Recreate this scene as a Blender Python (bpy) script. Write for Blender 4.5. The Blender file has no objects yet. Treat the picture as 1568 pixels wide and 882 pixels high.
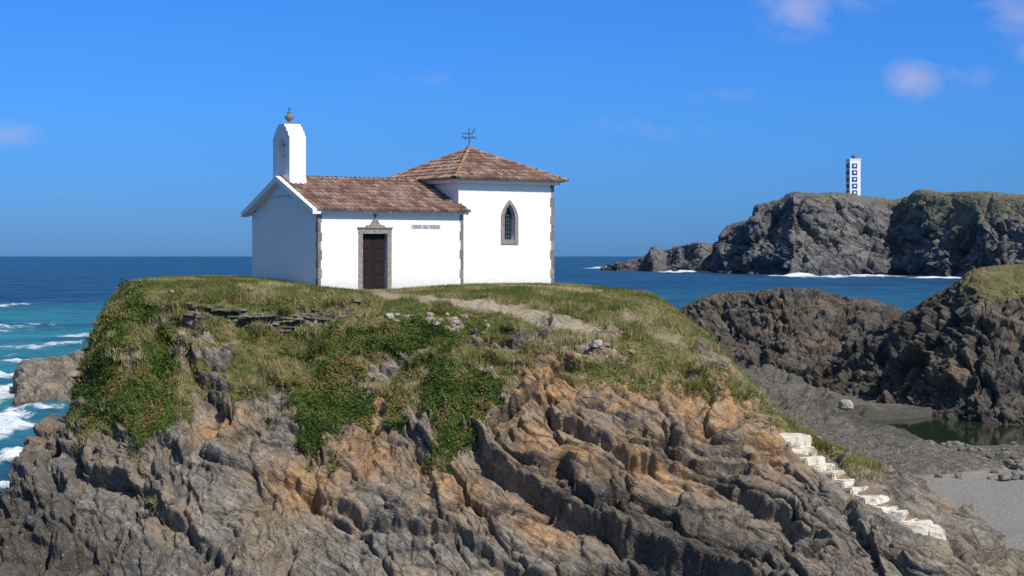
import bpy, bmesh, math, random
import numpy as np
from mathutils import Vector, Matrix
rng=np.random.default_rng(7); random.seed(7)
sc=bpy.context.scene
F=2700.0; CX=784.0; HZ=392.0
SEA=-14.0

# ---------------------------------------------------------------- numpy noise
def h3(ix,iy,iz,s):
    a=(ix.astype(np.int64)*374761393+iy.astype(np.int64)*668265263+iz.astype(np.int64)*2147483647+s*974711)&0xFFFFFFFF
    a=((a^(a>>13))*1274126177)&0xFFFFFFFF
    a=((a^(a>>16))*2246822519)&0xFFFFFFFF
    a=a^(a>>15)
    return (a&0xFFFFFF)/float(0xFFFFFF)
def vn(P,s=0):
    I=np.floor(P).astype(np.int64); f=P-I; f=f*f*f*(f*(f*6-15)+10)
    r=0
    for dx in (0,1):
        wx=f[...,0] if dx else 1-f[...,0]
        for dy in (0,1):
            wy=f[...,1] if dy else 1-f[...,1]
            for dz in (0,1):
                wz=f[...,2] if dz else 1-f[...,2]
                r=r+wx*wy*wz*h3(I[...,0]+dx,I[...,1]+dy,I[...,2]+dz,s)
    return r*2-1
def fbm(P,o=4,s=0,g=.5):
    r=0;a=1;t=0
    for i in range(o):
        r=r+a*vn(P*(2.03**i)+i*17.3,s+i*31); t+=a; a*=g
    return r/t*1.6
def facet(P,s=0,tilt=1.6):
    sh=P.shape[:-1]
    Q=P.reshape(-1,3); I=np.floor(Q).astype(np.int64)
    d1=np.full(len(Q),9.0); d2=np.full(len(Q),9.0); val=np.zeros(len(Q))
    for dx in (-1,0,1):
        for dy in (-1,0,1):
            for dz in (-1,0,1):
                cx=I[:,0]+dx; cy=I[:,1]+dy; cz=I[:,2]+dz
                ax=cx+h3(cx,cy,cz,s+1)-Q[:,0]; ay=cy+h3(cx,cy,cz,s+2)-Q[:,1]; az=cz+h3(cx,cy,cz,s+3)-Q[:,2]
                d=np.sqrt(ax*ax+ay*ay+az*az)
                hh=h3(cx,cy,cz,s+4)-.5-tilt*((h3(cx,cy,cz,s+5)-.5)*ax+(h3(cx,cy,cz,s+6)-.5)*ay+(h3(cx,cy,cz,s+7)-.5)*az)
                m=d<d1
                d2=np.where(m,d1,np.minimum(d2,d)); val=np.where(m,hh,val); d1=np.where(m,d,d1)
    return val.reshape(sh),(d2-d1).reshape(sh)
def sm(a,b,x):
    t=np.clip((x-a)/(b-a),0,1); return t*t*(3-2*t)
def pchip(x,y,xi):
    x=np.asarray(x,float); y=np.asarray(y,float); h=np.diff(x)
    sh=(-1,)+(1,)*(y.ndim-1)
    d=np.diff(y,axis=0)/h.reshape(sh)
    m=np.zeros_like(y); m[0]=d[0]; m[-1]=d[-1]
    a=d[:-1]; b=d[1:]
    m[1:-1]=np.where(a*b>0,2*a*b/np.where(np.abs(a+b)<1e-12,1e-12,a+b),0)
    k=np.clip(np.searchsorted(x,xi)-1,0,len(x)-2)
    t=((xi-x[k])/h[k]).reshape(sh); hh=h[k].reshape(sh)
    return (2*t**3-3*t**2+1)*y[k]+(t**3-2*t**2+t)*hh*m[k]+(-2*t**3+3*t**2)*y[k+1]+(t**3-t**2)*hh*m[k+1]
def gnormals(P):
    a=np.gradient(P,axis=0); b=np.gradient(P,axis=1)
    n=np.cross(a,b); n/=np.maximum(np.linalg.norm(n,axis=-1,keepdims=True),1e-9)
    if (n@np.array([0,-1.,1.])).mean()<0: n=-n
    return n
# ---------------------------------------------------------------- mesh helpers
def link(o,parent=None):
    sc.collection.objects.link(o)
    if parent: o.parent=parent
    return o
def raw_mesh(name,V,Fc,mat,smooth=False,attrs=None,fattrs=None,parent=None):
    me=bpy.data.meshes.new(name)
    V=np.asarray(V,np.float32); Fc=np.asarray(Fc,np.int32); k=Fc.shape[1]
    me.vertices.add(len(V)); me.vertices.foreach_set('co',V.ravel())
    me.loops.add(Fc.size); me.loops.foreach_set('vertex_index',Fc.ravel())
    me.polygons.add(len(Fc)); me.polygons.foreach_set('loop_start',np.arange(len(Fc),dtype=np.int32)*k)
    me.polygons.foreach_set('loop_total',np.full(len(Fc),k,np.int32))
    me.polygons.foreach_set('use_smooth',np.full(len(Fc),smooth))
    me.update(calc_edges=True)
    for n,a in (attrs or {}).items():
        at=me.attributes.new(n,'FLOAT','POINT'); at.data.foreach_set('value',np.asarray(a,np.float32).ravel())
    for n,a in (fattrs or {}).items():
        at=me.attributes.new(n,'FLOAT','FACE'); at.data.foreach_set('value',np.asarray(a,np.float32).ravel())
    me.materials.append(mat)
    return link(bpy.data.objects.new(name,me),parent)
def grid_faces(nr,nc):
    i=np.arange(nr*nc).reshape(nr,nc)
    return np.stack([i[:-1,:-1],i[:-1,1:],i[1:,1:],i[1:,:-1]],-1).reshape(-1,4)
def grid_mesh(name,P,mat,attrs=None,smooth=True):
    nr,nc=P.shape[:2]
    f=grid_faces(nr,nc)
    n=np.cross(P[1:,:-1]-P[:-1,:-1],P[:-1,1:]-P[:-1,:-1]).reshape(-1,3)
    if (n@np.array([0,-1.,1.])).mean()>0: f=f[:,::-1]
    return raw_mesh(name,P.reshape(-1,3),f,mat,smooth,attrs)
def box(name,x0,x1,y0,y1,z0,z1,mat,parent=None,bev=0.0):
    bm=bmesh.new(); bmesh.ops.create_cube(bm,size=1)
    for v in bm.verts:
        v.co=Vector((x0+(v.co.x+.5)*(x1-x0),y0+(v.co.y+.5)*(y1-y0),z0+(v.co.z+.5)*(z1-z0)))
    if bev: bmesh.ops.bevel(bm,geom=bm.edges[:],offset=bev,segments=2,affect='EDGES')
    me=bpy.data.meshes.new(name); bm.to_mesh(me); bm.free(); me.materials.append(mat)
    return link(bpy.data.objects.new(name,me),parent)
def slab(name,outer,holes,fn,th,mat,parent=None):
    """flat polygon (with holes) in (a,b), thickness th, mapped by fn(a,b,d)"""
    bm=bmesh.new(); loops=[]
    for lp in [outer]+holes:
        vs=[bm.verts.new((p[0],p[1],0)) for p in lp]
        es=[bm.edges.new((vs[i],vs[(i+1)%len(vs)])) for i in range(len(vs))]
        loops.append((vs,es))
    bmesh.ops.triangle_fill(bm,edges=[e for l in loops for e in l[1]],use_beauty=True)
    base=list(bm.faces)
    mp={}
    for v in list(bm.verts): mp[v]=bm.verts.new((v.co.x,v.co.y,th))
    for f in base: bm.faces.new([mp[v] for v in reversed(f.verts)])
    for vs,es in loops:
        for i in range(len(vs)):
            a=vs[i]; b=vs[(i+1)%len(vs)]
            bm.faces.new([a,b,mp[b],mp[a]])
    for v in bm.verts: v.co=Vector(fn(v.co.x,v.co.y,v.co.z))
    bmesh.ops.recalc_face_normals(bm,faces=bm.faces[:])
    me=bpy.data.meshes.new(name); bm.to_mesh(me); bm.free(); me.materials.append(mat)
    return link(bpy.data.objects.new(name,me),parent)
def arch(cx,w,z0,zs,z1,n=10,pointed=True):
    pts=[(cx-w/2,z0),(cx+w/2,z0),(cx+w/2,zs)]
    H=z1-zs
    for i in range(1,n):
        t=i/n
        if pointed: pts.append((cx+w/2*(1-t**1.9),zs+H*t))
        else: pts.append((cx+w/2*math.cos(t*math.pi/2),zs+H*math.sin(t*math.pi/2)))
    L=[(2*cx-a,b) for a,b in reversed(pts[2:])]
    return pts+[(cx,z1)]+L
def lathe(name,prof,cx,cy,mat,parent=None,n=16):
    V=[];Fc=[]
    for r,z in prof:
        for k in range(n):
            a=2*math.pi*k/n; V.append((cx+r*math.cos(a),cy+r*math.sin(a),z))
    for i in range(len(prof)-1):
        for k in range(n):
            Fc.append((i*n+k,i*n+(k+1)%n,(i+1)*n+(k+1)%n,(i+1)*n+k))
    return raw_mesh(name,V,Fc,mat,True,parent=parent)
# ---------------------------------------------------------------- materials
class M:
    def __init__(s,name):
        s.m=bpy.data.materials.new(name); s.m.use_nodes=True; s.nt=s.m.node_tree; s.nt.nodes.clear()
        s.out=s.n('ShaderNodeOutputMaterial'); s.b=s.n('ShaderNodeBsdfPrincipled')
        s.nt.links.new(s.b.outputs[0],s.out.inputs[0])
    def n(s,t,props=None,**k):
        x=s.nt.nodes.new(t)
        for a,b in (props or {}).items(): setattr(x,a,b)
        for a,b in k.items():
            a=a.replace('_',' '); s.set(x.inputs[a],b)
        return x
    def set(s,inp,v):
        if isinstance(v,bpy.types.NodeSocket): s.nt.links.new(v,inp)
        else:
            try: inp.default_value=v
            except Exception: inp.default_value=tuple(v)+(1,)
    def pos(s): return s.n('ShaderNodeNewGeometry').outputs['Position']
    def objc(s): return s.n('ShaderNodeTexCoord').outputs['Object']
    def map(s,v,scale=(1,1,1),rot=(0,0,0)):
        return s.n('ShaderNodeMapping',Vector=v,Scale=scale,Rotation=rot).outputs[0]
    def noise(s,v,scale,detail=6,rough=.6,dist=0):
        return s.n('ShaderNodeTexNoise',Vector=v,Scale=scale,Detail=detail,Roughness=rough,Distortion=dist).outputs[0]
    def vor(s,v,scale,feat='F1',out=0):
        return s.n('ShaderNodeTexVoronoi',{'feature':feat},Vector=v,Scale=scale).outputs[out]
    def ramp(s,f,stops):
        r=s.n('ShaderNodeValToRGB',Fac=f); cr=r.color_ramp
        while len(cr.elements)<len(stops): cr.elements.new(.5)
        for e,(p,c) in zip(cr.elements,stops):
            e.position=p; e.color=(c,c,c,1) if isinstance(c,(int,float)) else tuple(c)+(1,)
        return r.outputs[0]
    def mix(s,f,a,b,mode='MIX'):
        x=s.nt.nodes.new('ShaderNodeMix'); x.data_type='RGBA'; x.blend_type=mode
        s.set(x.inputs[0],f); s.set(x.inputs[6],a); s.set(x.inputs[7],b); return x.outputs[2]
    def math(s,op,a,b=0,c=0,clamp=False):
        x=s.nt.nodes.new('ShaderNodeMath'); x.operation=op; x.use_clamp=clamp
        s.set(x.inputs[0],a); s.set(x.inputs[1],b); s.set(x.inputs[2],c); return x.outputs[0]
    def attr(s,n): return s.n('ShaderNodeAttribute',{'attribute_name':n}).outputs['Fac']
    def sep(s,v,i): return s.n('ShaderNodeSeparateXYZ',Vector=v).outputs[i]
    def bump(s,h,strength,dist,normal=None):
        k=dict(Height=h,Strength=strength,Distance=dist)
        if normal is not None: k['Normal']=normal
        return s.n('ShaderNodeBump',**k).outputs[0]
    def fin(s,col,rough=.8,normal=None,spec=.3):
        s.set(s.b.inputs['Base Color'],col); s.set(s.b.inputs['Roughness'],rough)
        s.b.inputs['Specular IOR Level'].default_value=spec
        if normal is not None: s.set(s.b.inputs['Normal'],normal)
        return s.m

def terrain_mat(name,k=1.0,dk=1.0,haze=0.0,dry=0.0,bc=1.0):
    """rock + turf; k = feature scale in metres"""
    m=M(name); p=m.pos(); a=math.radians(35)
    q=m.map(p,(1/k,1/k,1/k))
    st=m.n('ShaderNodeVectorRotate',{'rotation_type':'Y_AXIS'},Vector=q,Angle=-a).outputs[0]
    st=m.map(st,(.4,.8,1.5))
    n1=m.noise(q,.45,5,.6); n2=m.noise(st,2.0,9,.72,.5); n3=m.noise(q,7,8,.7); v1=m.vor(st,2.2,'DISTANCE_TO_EDGE')
    D=lambda r,g,b:(r*dk,g*dk,b*dk)
    rock=m.ramp(n2,[(.32,D(.065,.06,.054)),(.43,D(.155,.14,.12)),(.55,D(.265,.237,.197)),(.70,D(.43,.385,.315))])
    rock=m.mix(m.ramp(n3,[(.36,.7),(.56,0)]),rock,D(.07,.064,.057))
    brown=m.ramp(n1,[(.44,0),(.62,.55*bc)])
    rock=m.mix(brown,rock,m.mix(m.noise(q,4,7,.75),D(.12,.08,.045),D(.48,.36,.23)))
    och=m.math('MULTIPLY',m.attr('ochre'),m.ramp(m.noise(q,1.6,7,.7),[(.34,0),(.54,.95)]))
    rock=m.mix(och,rock,m.mix(m.ramp(m.noise(q,4,8,.78),[(.32,0),(.68,1)]),(.14,.065,.026),(.70,.42,.19)))
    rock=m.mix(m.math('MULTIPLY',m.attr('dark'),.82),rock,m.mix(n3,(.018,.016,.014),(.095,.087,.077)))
    lich=m.ramp(m.noise(q,11,4,.7),[(.60,0),(.67,.5)])
    rock=m.mix(lich,rock,D(.52,.48,.41))
    # turf
    g2=m.noise(q,1.1,7,.7); g3=m.noise(q,13,6,.75)
    turf=m.ramp(g2,[(.3,(.065,.08,.017)),(.44,(.13,.135,.036)),(.56,(.235,.19,.08)),(.72,(.32,.24,.135))])
    turf=m.mix(m.ramp(g3,[(.38,.7),(.60,0)]),turf,(.055,.05,.018))
    turf=m.mix(m.attr('green'),turf,m.mix(g3,(.028,.052,.009),(.10,.145,.026)))
    if dry: turf=m.mix(dry,turf,m.mix(g2,(.12,.11,.055),(.24,.20,.12)))
    turf=m.mix(m.attr('path'),turf,m.mix(g3,(.24,.19,.13),(.46,.38,.28)))
    gm=m.math('ADD',m.attr('grass'),m.math('MULTIPLY',m.math('SUBTRACT',m.noise(q,3.5,6,.7),.5),1.3))
    gm=m.ramp(gm,[(.44,0),(.56,1)])
    col=m.mix(gm,rock,turf)
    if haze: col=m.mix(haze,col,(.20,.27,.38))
    hgt=m.math('ADD',m.math('MULTIPLY',n2,1.0),m.math('MULTIPLY',n3,.25))
    hgt=m.math('ADD',hgt,m.math('MULTIPLY',m.ramp(v1,[(0,0),(.06,1)]),.22))
    nb=m.bump(hgt,.9,.15*k)
    nb=m.bump(m.noise(q,30,4,.7),.5,.02*k,nb)
    return m.fin(col,.88,nb,.2)
MAT_islet=terrain_mat('islet_rock_and_turf',1.0,1.06)
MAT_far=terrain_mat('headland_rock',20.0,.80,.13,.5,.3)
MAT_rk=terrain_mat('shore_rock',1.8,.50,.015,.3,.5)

def simple(name,c1,c2,scale=8,rough=.8,bs=.3,bd=.01,detail=6,lo=.35,hi=.65):
    m=M(name); p=m.objc(); n=m.noise(p,scale,detail,.65)
    return m.fin(m.mix(m.ramp(n,[(lo,0),(hi,1)]),c1,c2),rough,m.bump(n,bs,bd))
MAT_granite=simple('granite',(.16,.14,.125),(.36,.325,.28),14,.85,.6,.02)
MAT_granite2=simple('granite_dark',(.12,.10,.085),(.27,.23,.19),14,.85,.6,.02)
MAT_wood=simple('dark_wood',(.010,.006,.006),(.028,.014,.012),20,.6)
MAT_iron=simple('iron',(.03,.06,.07),(.10,.16,.18),20,.5)
MAT_bronze=simple('bronze',(.05,.06,.045),(.14,.12,.07),20,.5)
MAT_glass=simple('dark_glass',(.012,.014,.016),(.05,.05,.05),6,.25)
MAT_blue=simple('blue_tile',(.02,.06,.20),(.04,.11,.30),.5,.5)
MAT_lwhite=simple('tower_white',(.76,.77,.78),(.82,.82,.82),.2,.6)
MAT_letter=simple('letter_blue',(.05,.06,.12),(.09,.1,.16),8,.5)
MAT_plaque=simple('plaque_tile',(.42,.43,.45),(.6,.6,.58),12,.5)
MAT_stone=simple('loose_stone',(.20,.18,.15),(.48,.43,.35),5,.9,.7,.04)
MAT_slate=simple('slate_slab',(.06,.056,.05),(.26,.23,.19),5,.9,.7,.03)
MAT_step=simple('whitewashed_step',(.30,.25,.185),(.72,.65,.53),3.5,.9,.8,.05,9,.33,.52)

m=M('whitewash'); p=m.objc(); n=m.noise(p,1.3,8,.65); n2=m.noise(m.map(p,(6,6,.8)),1.5,6,.65)
c=m.mix(m.ramp(n,[(.3,0),(.75,.5)]),(.84,.83,.81),(.76,.75,.73))
c=m.mix(m.ramp(n2,[(.52,0),(.8,.3)]),c,(.64,.63,.59))
z=m.sep(p,2)
low=m.math('SUBTRACT',m.math('MULTIPLY',m.math('SUBTRACT',-.45,z),1.5),m.math('MULTIPLY',m.noise(p,2.5,6,.7),1.1),clamp=True)
c=m.mix(m.math('MULTIPLY',low,.65),c,(.48,.44,.36))
MAT_white=m.fin(c,.85,m.bump(m.math('ADD',m.noise(p,3,4,.6),m.math('MULTIPLY',m.noise(p,30,3,.6),.2)),.4,.035),.2)

m=M('roof_tile'); r=m.attr('rnd'); p=m.objc(); n=m.noise(p,9,6,.7); n1=m.noise(p,1.2,4,.6)
c=m.ramp(r,[(0,(.13,.07,.055)),(.3,(.22,.105,.08)),(.6,(.31,.165,.12)),(.85,(.37,.24,.18)),(1,(.44,.35,.29))])
c=m.mix(m.ramp(n,[(.42,.6),(.62,0)]),c,(.11,.085,.07))
c=m.mix(m.ramp(n1,[(.5,0),(.75,.5)]),c,(.38,.33,.24))
MAT_tile=m.fin(c,.85,m.bump(n,.4,.01),.2)
m=M('ridge_tile'); r=m.attr('rnd'); p=m.objc(); n=m.noise(p,9,6,.7)
MAT_ridge=m.fin(m.mix(m.ramp(n,[(.4,.5),(.6,0)]),m.mix(r,(.36,.17,.09),(.44,.30,.18)),(.18,.12,.08)),.85)

def leafmat(name,stops):
    m=M(name); r=m.attr('rnd'); b=m.b; c=m.ramp(r,stops)
    m.set(b.inputs['Base Color'],c); b.inputs['Roughness'].default_value=.75; b.inputs['Specular IOR Level'].default_value=.15
    return m.m
MAT_leaf=leafmat('succulent_leaf',[(0,(.03,.055,.010)),(.5,(.068,.105,.020)),(.80,(.125,.155,.04)),(.90,(.20,.165,.055)),(1,(.28,.12,.05))])
MAT_blade=leafmat('grass_blade',[(0,(.065,.088,.016)),(.34,(.135,.16,.038)),(.60,(.26,.225,.09)),(1,(.47,.375,.21))])

# ---------------------------------------------------------------- islet
# survey profiles of the islet: bearing column -> (distance, elevation) pairs, back of the top to the waterline
T={
-250:[(60,900),(57,920),(56,930),(55,945),(54,960),(53,980),(51,1030),(48,1150)],
-100:[(62,820),(59,800),(58,812),(57,826),(56,842),(55,862),(53,900),(49,1060)],
0:[(63,790),(60,762),(59,772),(58,785),(57,800),(56,822),(54,865),(50,1030)],
60:[(65,705),(61,682),(60,692),(59,708),(58,728),(56.5,762),(54.5,830),(50,1020)],
112:[(67,660),(62.5,625),(61.7,640),(60.5,658),(59,680),(57,715),(54.5,810),(50,1020)],
150:[(68,540),(64,503),(62.5,530),(61,575),(59.2,632),(57,705),(54.3,810),(50,1020)],
205:[(72,436),(66,431),(63,446),(60.8,525),(58.6,605),(56.3,695),(53.8,810),(49.5,1020)],
290:[(78,424),(66,427),(62.3,448),(60.6,525),(58.2,615),(55.8,705),(53,830),(49,1040)],
386:[(78,423),(66,430),(62,455),(60.5,525),(58.,620),(55.5,715),(52.5,850),(48.5,1060)],
487:[(78,426),(66,439),(62,463),(60.3,525),(57.8,625),(55.2,725),(52.2,860),(48.5,1070)],
575:[(78,428),(66.5,447),(62,466),(60,530),(57.5,630),(54.8,735),(51.8,870),(48.3,1080)],
700:[(78,428),(66.3,442),(62,467),(59.5,535),(57,635),(54.3,745),(51.4,880),(48,1080)],
800:[(77,430),(67,441),(61.8,475),(59,540),(56.5,640),(54,750),(51.2,885),(48,1080)],
900:[(74,437),(66.5,447),(61.5,487),(58.8,545),(56.3,640),(53.8,755),(51,890),(48,1080)],
985:[(71,446),(65.5,452),(61.5,497),(59,552),(56.3,642),(53.6,760),(51,890),(48,1080)],
1060:[(68,510),(63.8,496),(61,528),(59,566),(56.3,645),(53.6,765),(51,890),(48,1080)],
1150:[(64,625),(61.2,584),(59.6,599),(58.2,616),(56,668),(53.5,770),(51,890),(48,1080)],
1215:[(62,690),(59.5,648),(58.3,657),(57,670),(55.3,705),(53.2,785),(50.8,892),(48,1080)],
1340:[(60,745),(57.5,708),(56,727),(54.5,750),(53.2,778),(51.6,812),(50,892),(47.5,1080)],
1450:[(59,810),(56,770),(54.5,787),(53.2,806),(52,826),(50.5,852),(49,905),(46.5,1080)],
1568:[(57,885),(54.5,846),(53.5,856),(52.4,866),(51.2,877),(50,888),(48.5,930),(46,1080)],
1750:[(56,960),(53,935),(52,940),(51,950),(50,960),(49,975),(48,1000),(46,1100)]}
U=np.array(sorted(T)); tab=np.zeros((10,len(U),2))
for j,u in enumerate(U):
    r=T[u]; C=np.array([(y,(HZ-v)/F*y) for y,v in r])
    B=(C[0,0]+6,C[0,1]-2.5); A=(C[0,0]+13,-17.0)
    tab[:,j]=np.vstack([[A],[B],C])
rows=[]; cnt=[10,15,50,75,100,120,130,135,60]
for i,c in enumerate(cnt): rows+=list(np.linspace(i,i+1,c,endpoint=False))
rows=np.array(rows+[9.0]); us=np.linspace(-250,1750,1000)
G=pchip(np.arange(10),tab,rows); G=pchip(U,np.swapaxes(G,0,1),us); G=np.swapaxes(G,0,1)
Yb=G[...,0]; Zb=G[...,1]; Ug=np.broadcast_to(us,Yb.shape)
P=np.stack([(Ug-CX)/F*Yb,Yb,Zb],-1); Vg=HZ-F*Zb/Yb
Rg=np.broadcast_to(rows[:,None],Yb.shape)
N=gnormals(P)
def strata(P,sc_,st=(.45,.8,1.35),deg=35):
    al=math.radians(deg)
    a=P[...,0]*math.cos(al)-P[...,2]*math.sin(al); b=P[...,0]*math.sin(al)+P[...,2]*math.cos(al)
    return np.stack([a*st[0],P[...,1]*st[1],b*st[2]],-1)/sc_
warp=np.stack([fbm(P*.5,3,s) for s in (3,4,5)],-1)*.45
W=P+warp
vgl=np.interp(us,[-250,60,105,150,200,250,300,360,420,470,530,575,620,680,730,770,850,950,1050,1150,1210,1260,1330,1380,1750],
                 [0,0,660,650,672,660,600,590,625,660,655,590,640,665,655,590,566,575,592,610,672,696,735,705,0])[None,:]
nz=fbm(P*.8,5,11); nzf=fbm(P*2.5,4,12)
grass=np.clip(.5+(vgl-Vg)/60+nz*.55+nzf*.4,0,1)
outc=sm(.14,.42,fbm(P*np.array([.9,.9,1.4]),5,21)+sm(470,610,Vg)*.40-.08-.12*sm(780,860,Ug))*sm(462,498,Vg)*(Rg>3.9)
grass=grass*(1-.88*outc)
def blob(u0,v0,ru,rv,ang=0):
    du=Ug-u0; dv=Vg-v0; c=math.cos(ang); s=math.sin(ang)
    a=(du*c+dv*s)/ru; b=(-du*s+dv*c)/rv
    return np.exp(-(a*a+b*b)*.9)
green=0
for b in [(162,560,30,100,.35),(215,475,34,30,0),(235,585,36,95,.3),(200,620,34,40,0),(505,600,50,95,.1),(480,665,28,50,0),(555,630,22,50,0),(700,600,76,50,0),(690,655,34,60,0),(610,620,22,45,0),(570,520,80,20,0),(640,520,60,22,0)]:
    green=np.maximum(green,blob(*b))
succ=sm(.45,.62,green+.35*nzf+.25*nz)*sm(470,500,Vg+ (Ug<260)*60)*(Ug<800)
lushtop=sm(-.05,.45,fbm(P*.7,4,31)+.2)*(Rg<4.4)
greenA=np.clip(np.maximum(succ,.6*lushtop),0,1)
grass=np.maximum(grass,succ)
pth=np.interp(us,[540,575,600,700,760,830,870,905,930],[449,450,453,463,471,485,495,507,514])[None,:]
pw=np.interp(us,[545,560,590,700,760,830,880,910,930],[0,4,4,6,9,12,10,8,0])[None,:]
path=np.clip(1.35-np.abs(Vg-pth)/np.maximum(pw,.1)+.5*nzf,0,1)*(pw>.5)*(Rg<5.2)
path=np.maximum(path,blob(1060,535,60,14,.5)*sm(-.2,.3,nz)*.8)
path=np.maximum(path,blob(1110,565,40,8,.5)*.7)
path=np.maximum(path,blob(970,487,30,8,.5)*.6)
ochre=0
for b in [(575,640,22,65,0),(690,740,70,34,.5),(860,590,115,46,0),(1000,595,150,38,.1),(1090,630,95,42,.2),(860,700,125,42,.5),(1180,680,45,40,.5),(470,740,60,45,0),(830,790,70,30,.4),(1010,710,90,34,.4),(560,700,60,36,0),(1110,600,60,24,.3),(330,640,40,24,0)]:
    ochre=np.maximum(ochre,blob(*b))
dark=np.clip(.8*blob(1000,800,170,34,.35)+1.0*blob(20,810,90,90,0)+.6*blob(1060,855,150,36,0)+.45*blob(1110,725,120,26,.45)+.6*blob(150,870,160,45,0),0,1)  # wet dark rock at lower left; cave and overhang shade painted into the colour
SPT=np.array([(1205,668),(1214,682),(1228,700),(1244,712),(1262,722),(1280,732),(1300,744),(1318,757),(1334,769),(1350,781),(1368,790),(1388,800),(1410,808),(1448,819)],float)
stair=np.zeros(Ug.shape)
for (a,b),(c,e) in zip(SPT[:-1],SPT[1:]):
    t=np.clip(((Ug-a)*(c-a)+(Vg-b)*(e-b))/((c-a)**2+(e-b)**2),0,1)
    stair=np.maximum(stair,np.exp(-(((Ug-a-t*(c-a))**2+(Vg-b-t*(e-b))**2)/20**2)))
rockm=1-sm(.3,.7,grass)
def rocks(dip,st):
    f1,e1=facet(strata(W,2.5,st,dip),1,1.5); f2,e2=facet(strata(W,1.05,st,dip),2,1.6); f3,e3=facet(strata(P+warp*.4,.42,st,dip),3,1.6)
    Q=strata(P+warp*1.6,1.0,(1,1,1),dip); b=Q[...,2]+.25*fbm(P*.35,3,55)+.12*Q[...,1]
    s1=b/1.25; s1=s1-np.floor(s1); led=np.where(s1<.85,s1/.85,(1-s1)/.15)
    s2=b/.42+.5; s2=s2-np.floor(s2); led2=np.where(s2<.82,s2/.82,(1-s2)/.18)
    m1=sm(-.3,.3,fbm(P*.5,2,56)+.15); m2=sm(-.25,.25,fbm(P*.8,2,57)+.1)
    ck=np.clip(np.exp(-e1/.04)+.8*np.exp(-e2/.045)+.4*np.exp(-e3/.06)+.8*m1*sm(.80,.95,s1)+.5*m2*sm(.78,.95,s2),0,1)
    return .48*f1+.25*f2+.12*f3-np.exp(-e1/.04)*.28-np.exp(-e2/.04)*.13-np.exp(-e3/.06)*.03+.36*(led-.5)*m1+.13*(led2-.5)*m2, ck
blend=sm(330,620,Ug+60*nz)
dA,cA=rocks(38,(.34,.65,1.5)); dB,cB=rocks(62,(.48,.75,1.2))
d=dA*blend+dB*(1-blend); ck=cA*blend+cB*(1-blend)
d=rockm*(d+.05*fbm(P*4,5,8,.6))
def gash(pts,A,B,w):
    best=np.full(Ug.shape,1e9); sg=np.zeros(Ug.shape)
    for (a,b),(c,e) in zip(pts[:-1],pts[1:]):
        L=math.hypot(c-a,e-b); t=((Ug-a)*(c-a)+(Vg-b)*(e-b))/L/L; tc=np.clip(t,0,1)
        dx=Ug-(a+tc*(c-a)); dy=Vg-(b+tc*(e-b)); dd=np.hypot(dx,dy)
        s=((c-a)*dy-(e-b)*dx)/L
        m=dd<best; best=np.where(m,dd,best); sg=np.where(m,s,sg)
    sg=sg+5*nzf+9*nz
    al_=np.exp(-(best/(w*3.5))**2); q=sg/w
    return al_*(A*np.exp(-np.clip(-q,0,9)/1.6)*sm(.35,-.15,q)-B*sm(-.1,.5,q)*np.exp(-np.clip(q,0,9)))
d+=gash([(760,690),(850,765),(960,812),(1060,850),(1160,900)],.5,1.1,26)*rockm
d+=gash([(960,850),(1020,845),(1130,885)],.35,2.0,36)*rockm
d+=gash([(880,650),(960,700),(1100,720),(1210,800)],.35,.7,20)*rockm
d+=gash([(980,650),(1080,690),(1190,700)],.25,.5,16)*rockm
d+=gash([(480,750),(560,790),(700,800),(800,850)],.3,.55,18)*rockm
d+=gash([(120,690),(220,740),(330,850)],.25,.5,18)*rockm
d+=gash([(1320,800),(1345,850),(1360,890)],.2,.6,14)*rockm
d+=gash([(280,540),(320,585),(350,590)],.25,.6,14)
d+=gash([(590,530),(625,560),(660,545)],.2,.5,12)*(1-succ)
d+=gash([(760,545),(800,560),(880,560)],.15,.4,10)
d+=gash([(560,660),(600,600),(640,660),(650,700)],.1,.3,14)*(1-succ)
d+=gash([(235,462),(300,468),(380,488),(550,468)],.12,.35,9)*(Rg>3.5)
d+=(1-rockm)*(.10*fbm(P*1.3,4,41)+.06*fbm(P*4,3,42))*sm(3.2,3.8,Rg)+succ*(.18*fbm(P*2.2,3,43)+.08)
d+=.28*sm(4.3,5,Rg)*fbm(P*.35,3,44)+.18*sm(4.2,4.8,Rg)*(1-sm(6,7,Rg))*fbm(P*np.array([1,1,1.2]),4,45)
d*=1-.97*sm(440,432,Vg)*(Rg<3.6)
d=d*(1-stair*.85)
P2=P+N*d[...,None]
N2=gnormals(P2)
dark=np.clip(dark+.48*ck*rockm,0,1)  # cracks darkened in the colour: dirt staining plus painted crevice shade
islet=grid_mesh('rocky_islet_terrain',P2,MAT_islet,dict(grass=grass,green=greenA,path=path,ochre=np.clip(ochre,0,1),dark=dark))

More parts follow.
